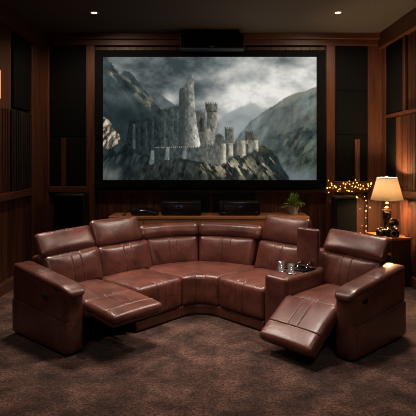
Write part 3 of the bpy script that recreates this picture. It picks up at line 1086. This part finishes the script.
def vcamera(loc, rz, label, flash, s=1.0):
    t = thing('vintage_camera', label, 'camera', loc, rz, 'vintage cameras')
    t.scale = (s, s, s)
    mb = MB(); mb.box(-.075, .075, -.025, .03, .004, .085, bev=.012); mb.build('body', M['black_plastic'], t, True)
    mb = MB(); mb.box(-.07, .07, -.022, .028, .083, .098, bev=.006); mb.build('top_plate', M['chrome'] if flash else M['tan_leather'], t, True)
    mb = MB(); mb.box(-.024, .024, -.026, .028, .095, .122, bev=.01); mb.build('viewfinder', M['black_plastic'], t, True)
    F = Matrix.Translation((0, -.025, .046)) @ Matrix.Rotation(PI / 2, 4, 'X')
    mb = MB(); mb.lathe([(.037, 0), (.037, .02), (.034, .022), (.034, .045), (.028, .047), (.026, .035)], 28, F, cap=False); mb.build('lens_barrel', M['worn_steel'], t, 'auto')
    mb = MB(); mb.lathe([(.0268, .034), (.018, .038), (.001, .040)], 24, F, cap=False); mb.build('lens', M['lens'], t, True)
    for x in (-.052, .05):
        mb = MB(); mb.lathe([(.013, .098), (.013, .108), (.010, .110)], 16, Matrix.Translation((x, 0, 0))); mb.build('dial', M['chrome'], t, 'auto')
    if flash:
        G = Matrix.Translation((0, -.012, .172)) @ Matrix.Rotation(PI / 2 + .12, 4, 'X')
        mb = MB(); mb.lathe([(.060, .03), (.064, .028), (.045, .002), (.018, -.02), (.012, -.04), (.016, -.018), (.042, .006), (.057, .028), (.060, .03)], 32, G, cap=False)
        mb.build('flash_reflector', M['worn_steel'], t, True)
        mb = MB(); mb.ball((0, 0, .006), .014, X=G); mb.build('flash_bulb', M['white_print'], t, True)
        mb = MB(); mb.box(-.012, .012, -.012, .012, .118, .155, bev=.003); mb.build('flash_mount', M['dark_steel'], t)
    return t
p = at(392.5, 234.5, 6.74)
vcamera((p[0], p[1], TZ), math.radians(-6), 'black vintage camera with round flash dish in front of the lamp', True, 1.18)
p = at(382.6, 233, 6.85)
vcamera((p[0] - .02, p[1], TZ), math.radians(-52), 'black vintage camera with tan top, left of the flash camera', False, .95)
p = TX @ Vector((.31, .05, TZ))
t = thing('spare_lens', 'small dark spare lens lying beside the flash camera', 'lens', p)
mb = MB(); mb.lathe([(.028, 0), (.03, .003), (.03, .014), (.022, .018)], 24); mb.build('cap_disc', M['dark_steel'], t, 'auto')

# ---------------------------------------------------------------- fairy lights
sl = thing('hanging_string_lights', 'warm fairy lights strung along the rail and down beside the black speaker', 'string lights', at(330, 186, 7.9))
rnd = random.Random(21)
YW = 7.885
path = []
for i in range(30):
    s_ = i / 29
    path.append((328 + 43 * s_, 186.5 + 2.2 * math.sin(s_ * 9) + rnd.uniform(-1.2, 1.2) - (3 if s_ > .93 else 0)))
path2 = [(329, 181), (332, 184), (334, 188), (331, 192), (328, 188), (331, 184), (336, 187)]
path3 = [(356, 187), (361, 192), (365.5, 196), (365, 201), (366.5, 206), (363.5, 211), (361, 214), (364.5, 219), (365, 224), (361.5, 227), (362, 232), (365, 236), (363, 246)]
wires = MB()
for pth in (path, path2, path3):
    q = [Vector(at(a, b, YW - .012 * (k % 2))) for k, (a, b) in enumerate(pth)]
    wires.tube([tuple(v) for v in q], .003, 5)
wires.build('wire', M['wire'], sl, True, off=sl.location)
spots = []
for k in range(29):
    s_ = (k + .5) / 29
    i = s_ * 28.5
    a = path[int(i)]
    spots.append((a[0] + rnd.uniform(-1, 1), a[1] + rnd.uniform(-3.2, 2.6)))
spots += [(328.5, 180.5), (328.8, 192.4), (331.5, 183.5), (333, 188), (355.5, 180), (357, 182.6), (360.5, 184.8), (368, 184), (371, 184), (371.3, 183.2), (356.6, 196.8), (357.5, 197.5),
          (364.6, 196.6), (366, 200.6), (366.8, 206), (360, 208.8), (366, 211), (365.8, 217.7), (362, 225.8), (366.2, 226), (360.2, 233), (366, 231), (370, 207.5), (331, 201), (349, 191), (352, 191.5), (347, 190.5)]
for a, b in spots:
    r = rnd.choice((.006, .008, .009, .011))
    p = at(a, b, YW - .02)
    mb = MB()
    mb.ball(p, r, 8, 6, sq=(1, 1, 1.25))
    mb.build('bulb', M['warm_bulb'], sl, True, off=sl.location)

# ---------------------------------------------------------------- the sofa
AL, AR = math.radians(47), math.radians(45.5)     # how far each wing turns away from the screen wall
sA, cA, sB, cB = math.sin(AL), math.cos(AL), math.sin(AR), math.cos(AR)
RF = .27
CX, CY = -.085, 5.255
sofa = thing('sectional_sofa', 'brown leather corner recliner sofa with two raised footrests and open armrest console', 'sofa', (CX, 5.9, 0))
SO = sofa.location
PL = Vector((CX - RF * sA, CY + RF * cA))
PR = Vector((CX + RF * sB, CY + RF * cB))

class Wing:
    def __init__(s, P, U, D):
        s.P, s.U, s.D = P, Vector(U), Vector(D)
    def pt(s, u, d, z):
        q = s.P + s.U * u + s.D * d
        return (q.x, q.y, z)
    def flat(s, uc, d0, z0):
        return lambda u, d, z: s.pt(uc + u, d0 + d, z0 + z)
    def lean(s, uc, d0, z0, al):
        c, n = math.cos(al), math.sin(al)
        return lambda u, t, h: s.pt(uc + u, d0 + h * n + t * c, z0 + h * c - t * n)
WL = Wing(PL, (cA, sA), (-sA, cA))       # u runs 0 .. -1.48 away from the corner
WR = Wing(PR, (cB, -sB), (sB, cB))       # u runs 0 .. 1.70

class Arc:
    def __init__(s, W):
        s.W = W
    def pt(s, phi, d, z):
        r = RF + d
        return (CX + r * math.sin(phi), CY + r * math.cos(phi), z)
    def flat(s, ph0, ph1, d0, z0):
        return lambda u, d, z: s.pt(ph0 + (ph1 - ph0) * (u / s.W + .5), d0 + d, z0 + z)
    def lean(s, ph0, ph1, d0, z0, al):
        c, n = math.cos(al), math.sin(al)
        return lambda u, t, h: s.pt(ph0 + (ph1 - ph0) * (u / s.W + .5), d0 + h * n + t * c, z0 + h * c - t * n)

LE, LS = M['leather'], M['leather_seat']
front_mask = lambda p, n: 1 if n.y < .2 else 0
top_or_front = lambda p, n: 1.0 if (n.z > .3 or n.y < -.3) else 0

def seat_fixed(mapf, W, name='seat_cushion', seam=.05, D=.78):
    fm = lambda p, n: (1.0 if n.y < -.2 else max(0, 1 - p.y / .14) if n.z > .2 else 0)
    lm = lambda p, n: 1.0 if n.z > .3 else 0
    return cushion(name, (W, D, .34), .045, mapf, LS, sofa, SO,
                   seams=[(0, -seam, .006, fm), (0, seam, .006, fm), (1, .075, .0022, lm)], puff_top=.022, puff_front=.012, n=(14, 12, 10))

def plinth(mapf, W, D=.6):
    cushion('base_panel', (W, D, .115), .018, mapf, LE, sofa, SO, n=(10, 4, 3), wob=0)

def backrest(mapf, W, H=.38, T=.17, seam=.055, curved=False):
    sm = [(0, -seam, .006, front_mask), (0, seam, .006, front_mask)]
    cushion('backrest', (W, T, H), .055, mapf, LE, sofa, SO, seams=sm, puff_front=.045, n=(16, 4, 14))

def headrest(mapf, W, H, T=.10, puff=.034, r=.045):
    def shp(q, p, n):            # thinner towards the top edge
        k = p.z / H
        q.y = q.y * (1 - .25 * k)
        return q
    cushion('headrest', (W, T, H), r, mapf, LE, sofa, SO, puff_front=puff, n=(14, 4, 10), shape=shp,
            seams=[(2, H * .93, .003, lambda p, n: 1 if n.y < 0 else 0)])

# fixed seats: one on each wing, and the wedge in the corner
wl1, wl2 = .66, .61
seat_fixed(WL.flat(-wl1 / 2, 0, .125), wl1 - .006)
plinth(WL.flat(-wl1 / 2, .015, .012), wl1 - .004)
wr1 = .66
seat_fixed(WR.flat(wr1 / 2, 0, .125), wr1 - .006)
plinth(WR.flat(wr1 / 2, .015, .012), wr1 - .004)
seat_fixed(Arc(1.0).flat(-AL + .004, AR - .004, 0, .125), 1.0, seam=.13)
plinth(Arc(1.0).flat(-AL, AR, .015, .012), 1.0)

# backrests
def backs(W_, ua, ub, d0, al_b, ha, hb, hd, al_h, H, z0=.44, HB=.38, TH=.10, roll=0.):
    def rl(f):
        return lambda u, t_, h: f(u, t_, h + roll * u)
    backrest(rl(W_.lean((ua + ub) / 2, d0, z0, math.radians(al_b))), abs(ub - ua), H=HB)
    headrest(rl(W_.lean((ha + hb) / 2, hd, .80, math.radians(al_h))), abs(hb - ha), H, T=TH)
backs(WL, -.628, .125, .635, 17, -.635, .055, .76, 23, .32)
backs(WR, -.045, .655, .665, 17, -.035, .630, .79, 20, .325)
for a, b in ((-AL + .10, -.046), (-.034, AR - .10)):
    A = Arc(.72)
    backrest(A.lean(a, b, .665, .44, math.radians(17)), .72)
    a, b = (a - .06, b + .012) if a < -.1 else (a - .002, b + .06)
    cushion('headrest', (.72, .17, .185), .062, A.lean(a - .004, b + .004, .755, .805, math.radians(24)), LE, sofa, SO,
            puff_front=.022, n=(18, 4, 8))
# the two recliners
ul = -wl1 - wl2 / 2
backs(WL, -.585, -1.285, .635, 20, -.60, -1.30, .775, 36, .285, z0=.43, HB=.40, TH=.11, roll=.04)
u0, u1 = .97, 1.495
ur = (u0 + u1) / 2
backs(WR, .855, 1.575, .64, 20, .875, 1.595, .745, 38, .278, z0=.43, HB=.385, TH=.12, roll=-.045)

def seat_recliner(W_, uc, W):
    cushion('seat_cushion', (W - .008, .74, .17), .05, W_.flat(uc, .02, .29), LS, sofa, SO, puff_top=.022, n=(14, 12, 4),
            seams=[(0, -.05, .004, lambda p, n: 1 if n.z > .3 else 0), (0, .05, .004, lambda p, n: 1 if n.z > .3 else 0)])
    mb = MB()
    vs, fs, _ = rounded_grid((W - .03, .50, .25), .01, (2, 2, 2))
    f = W_.flat(uc, .16, .03)
    mb.add([f(*p) for p in vs], fs)
    mb.build('recliner_base', M['black_cloth'], sofa, off=SO)
seat_recliner(WL, ul, wl2)
seat_recliner(WR, ur, u1 - u0)

def footrest(W_, uc, W, ang, length, T=.105, ztop=.455, crease=.66):
    c, n = math.cos(ang), math.sin(ang)
    # local: u, s along the pad outwards from the seat edge, h thickness upwards
    def mp(u, s, h):
        hh = h - T
        return W_.pt(uc + u, .05 - s * c + hh * -n * -1 * -1 * 0 - hh * n * 1.0, ztop - s * n + hh * c)
    up = lambda p, nn: 1.0 if nn.z > .2 else 0
    cr = (length + .05) * crease
    mid = lambda p, nn: 1.0 if (nn.z > .2 and p.y < cr) else 0
    fo = cushion('footrest', (W - .02, length + .05, T), .042, mp, LS, sofa, SO, puff_top=.016, n=(14, 14, 4),
                 seams=[(1, cr, .010, up), (0, -.05, .006, mid), (0, .05, .006, mid)])
    # lower shell of the pad
    mb = MB()
    vs, fs, _ = rounded_grid((W - .05, length - .06, .04), .015, (3, 3, 2))
    mb.add([mp(p.x, p.y + .08, p.z - .033) for p in vs], fs)
    mb.build('footrest_shell', LE, fo, True, off=SO)
    # steel linkage each side
    for sx in (-1, 1):
        u = uc + sx * (W / 2 - .08)
        e = mp(sx * (W / 2 - .08), length * .62, -.03)
        e2 = mp(sx * (W / 2 - .08), length * .30, -.03)
        mb = MB()
        k = W_.pt(u, -.10, min(.24, e[2] + .02) - .04)
        mb.tube([W_.pt(u, .18, .24), k, e], .010)
        mb.tube([W_.pt(u, .18, .16), W_.pt(u, -.04, .20), e2], .010)
        mb.ball(k, .016)
        mb.build('linkage', M['dark_steel'], fo, True, off=SO)
    # piping along the crease edge, pale to imitate the seam's highlight
    mb = MB()
    mb.tube([mp(-W / 2 + .035 + (W - .07) * i / 20, cr + .009, T + .0125 * (1 - abs(i / 10 - 1) ** 3)) for i in range(21)], .0035, 6)
    mb.build('highlight_piping', M['seam_highlight'], fo, True, off=SO)
footrest(WL, ul, wl2, math.radians(5), .43, T=.085, ztop=.462, crease=.68)
footrest(WR, ur - .02, u1 - u0 + .08, math.radians(32), .50, T=.105, ztop=.470, crease=.66)

# back shells behind the cushions
def shell(W_, uc, W):
    cushion('back_shell', (W, .15, .74), .035, W_.lean(uc, .85, .03, math.radians(6)), LE, sofa, SO, n=(8, 2, 10), wob=.002)
shell(WL, -wl1 / 2, wl1 - .006)
shell(WL, ul, wl2 - .006)
shell(WR, wr1 / 2, wr1 - .006)
shell(WR, (wr1 + u0) / 2, u0 - wr1 - .006)
shell(WR, ur, u1 - u0 - .006)
cushion('back_shell', (1.2, .15, .76), .035, Arc(1.2).flat(-AL, AR, .89, .03), LE, sofa, SO, n=(24, 2, 8), wob=.002)

# arms
AW, ALN = .185, .97
SPL = .055                     # the arms open outwards a little towards the back
def armrest(W_, uc, outer):
    """outer: sign of u on the side away from the seat"""
    def slope(d):
        return .105 * max(0, min(1, d / ALN)) ** 1.1
    H = .575
    def mp(u, d, z):
        k = max(0, min(1, z / H))
        return W_.pt(uc + u + outer * SPL * d, d, .015 + z + slope(d) * k)
    side = lambda p, n: 1.0 if n.x * outer > .2 or n.y < -.2 else .0
    sidem = lambda p, n: 1.0 if n.x * outer > .3 else 0
    def shp(q, p, n):
        if p.z < .299 and n.x * outer > 0:
            q.x += outer * .016 * n.x * outer
        return q
    arm = cushion('armrest', (AW, ALN, H), .035, mp, LE, sofa, SO, n=(4, 14, 16), wob=.003, shape=shp,
                  seams=[(2, .30, .010, sidem), (1, .055, .0035, lambda p, n: 1.0 if n.x * outer > .5 else 0)])
    PT = .054
    def mp2(u, d, h):
        dd = d - .045
        drop = 0
        if dd < .10:
            t_ = (.10 - dd) / .145
            drop = .045 * t_ ** 2.0
        # rounded in plan at the nose
        w_ = 1.0
        if dd < .06:
            w_ = 1 - .34 * ((.06 - dd) / .105) ** 2
        return W_.pt(uc + u * w_ + outer * SPL * dd, dd, .015 + H - .012 + h - drop + slope(max(0, dd)))
    cushion('arm_pad', (AW + .035, ALN + .03, PT), .034, mp2, LE, arm, SO, n=(6, 18, 2), puff_top=.008,
            seams=[(1, .50, .006, lambda p, n: 1 if n.z > -.2 else 0)])
    return arm
arm_l = armrest(WL, -wl1 - wl2 - .015 - AW / 2, -1)
arm_r = armrest(WR, u1 + AW / 2, 1)

def control(W_, arm, u, d, z, outer):
    mb = MB()
    vs, fs, _ = rounded_grid((.075, .008, .038), .003, (1, 1, 1), arc=(0, .5, 1))
    mb.add([W_.pt(u + outer * (p.y + SPL * (d + p.x)), d + p.x, z + p.z) for p in vs], fs)
    o = mb.build('control_plate', M['black_gloss'], arm, off=SO)
    o['label'] = 'small black recliner control plate'
    mb = MB()
    for k in (-1, 1):
        vs, fs, _ = rounded_grid((.022, .006, .016), .002, (1, 1, 1), arc=(0, .5, 1))
        mb.add([W_.pt(u + outer * (p.y + .006 + SPL * (d + p.x)), d + p.x + k * .017, z + .011 + p.z) for p in vs], fs)
    mb.build('control_buttons', M['dark_steel'], arm, off=SO)
control(WL, arm_l, -wl1 - wl2 - .015 - AW - .004, .35, .47, -1)
control(WR, arm_r, u1 + AW + .004, .19, .50, 1)

# armrest console with the lid up
kc, kw, KZ = (wr1 + u0) / 2, u0 - wr1, .622
def kmap(u, d, z):
    return WR.pt(kc + u, d, z)
ksm = lambda p, n: 1.0 if (n.z > .2 or n.y < -.2) and abs(p.x) > .1 else 0
kb = cushion('console_box', (kw - .008, .86, KZ - .015), .05, lambda u, d, z: kmap(u, d, z + .015), LE, sofa, SO, n=(8, 12, 12), wob=.002,
             seams=[(0, -kw / 2 + .03, .003, ksm), (0, kw / 2 - .03, .003, ksm)])
# tray
mb = MB()
def kbox(mb, u0_, u1_, d0_, d1_, z0_, z1_, bev=.004):
    vs, fs, _ = rounded_grid((u1_ - u0_, d1_ - d0_, z1_ - z0_), bev, (1, 1, 1), arc=(0, .5, 1))
    mb.add([kmap(p.x + (u0_ + u1_) / 2, p.y + d0_, p.z + z0_) for p in vs], fs)
TD0, TD1 = .33, .545
kbox(mb, -.12, .12, TD0, TD0 + .015, KZ - .01, KZ + .016)
kbox(mb, -.12, .12, TD1 - .015, TD1, KZ - .01, KZ + .016)
kbox(mb, -.12, -.105, TD0, TD1, KZ - .01, KZ + .016)
kbox(mb, .105, .12, TD0, TD1, KZ - .01, KZ + .016)
kbox(mb, -.11, .11, TD0 + .005, TD1 - .005, KZ - .01, KZ + .003)
o = mb.build('storage_tray', M['black_gloss'], kb, off=SO)
o['label'] = 'black lined storage tray under the raised lid'
cushion('lid', (kw - .03, .052, .41), .022, lambda u, t_, h: kmap(u, .56 + t_ + h * .03, KZ + .012 + h), LE, kb, SO, n=(8, 2, 10), wob=.002, puff_front=.006)
for u in (-.05, .065):
    mb = MB()
    mb.tube([kmap(u, .46, KZ + .012), kmap(u, .49, KZ + .045), kmap(u, .52, KZ + .055), kmap(u, .555, KZ + .075)], .008)
    mb.ball(kmap(u, .49, KZ + .047), .016)
    mb.ball(kmap(u, .46, KZ + .014), .012)
    o = mb.build('lid_hinge', M['chrome'], kb, True, off=SO)
    o['label'] = 'chrome lid hinge'
cups = [(-.085, .215), (.055, .200)]
for u, d in cups:
    c = kmap(u, d, KZ)
    mb = MB()
    mb.lathe([(.034, .002), (.040, .003), (.044, .010), (.050, .012), (.054, .006), (.055, -.004)], 32, Matrix.Translation(c), cap=True)
    o = mb.build('cup_holder', M['chrome'], kb, True, off=SO)
    o['label'] = 'chrome ringed cup holder'
def glass(loc, label):
    t = thing('drinking_glass', label, 'glass', loc, group='drinking glasses')
    mb = MB()
    mb.lathe([(.001, 0), (.030, 0), (.032, .004), (.036, .096), (.034, .0965), (.0305, .012), (.001, .010)], 32, cap=False)
    mb.build('tumbler', M['glass'], t, True)
for (u, d), lb in zip(cups, ('clear drinking glass in the cup holder nearer the corner of the sofa', 'clear drinking glass in the cup holder nearer the right recliner')):
    c = kmap(u, d, KZ)
    glass((c[0], c[1], KZ + .0045), lb)

# ---------------------------------------------------------------- light
K = (1, .85, .74)
WARM = (1, .76, .54)
for x, y in DL:
    spot('downlight_and_fill', x, y, ZC - .03, x * .8, 7.3, .9, 72, 165, .06, .6, WARM)
# unseen spots in the same ceiling, nearer the viewer; arm pair added as fill
for x, y, tx, ty, p, sz in ((-1.7, 5.7, -.9, 5.3, 440, 95), (1.8, 5.7, .9, 5.3, 440, 95), (0.0, 4.8, 0, 4.9, 330, 75),
                            (-2.1, 2.2, -1.5, 4.7, 48, 40), (2.1, 2.2, 1.5, 4.6, 60, 40),  # added side pair that brightens the outer arm panels
                            (-.9, .7, -.8, 5.6, 110, 42), (1.0, .7, .8, 5.6, 110, 42)):
    spot('downlight_and_fill', x, y, ZC - .03, tx, ty, 0.3, p, sz, .24, 1.0, K)

W = bpy.data.worlds.new('world')
S.world = W
W.use_nodes = True
bg = W.node_tree.nodes['Background']
bg.inputs[0].default_value = (.02, .018, .016, 1)
bg.inputs[1].default_value = .3

# ---------------------------------------------------------------- camera
cam = bpy.data.cameras.new('camera')
cam.sensor_width = 36
cam.lens = 480 / 416 * 36
cam.shift_y = -(208 - 155) / 416
co = bpy.data.objects.new('camera', cam)
COL.objects.link(co)
co.location = (0, 0, CAMH)
co.rotation_euler = (PI / 2, 0, 0)
cam.clip_start = .05
S.camera = co

S.view_settings.view_transform = 'Standard'
S.view_settings.look = 'None'
S.view_settings.gamma = 1
S.view_settings.exposure = .14
S.view_settings.use_curve_mapping = False
S.cycles.use_denoising = True
S.cycles.filter_width = 1.0
S.cycles.max_bounces = 8
S.cycles.sample_clamp_indirect = 4
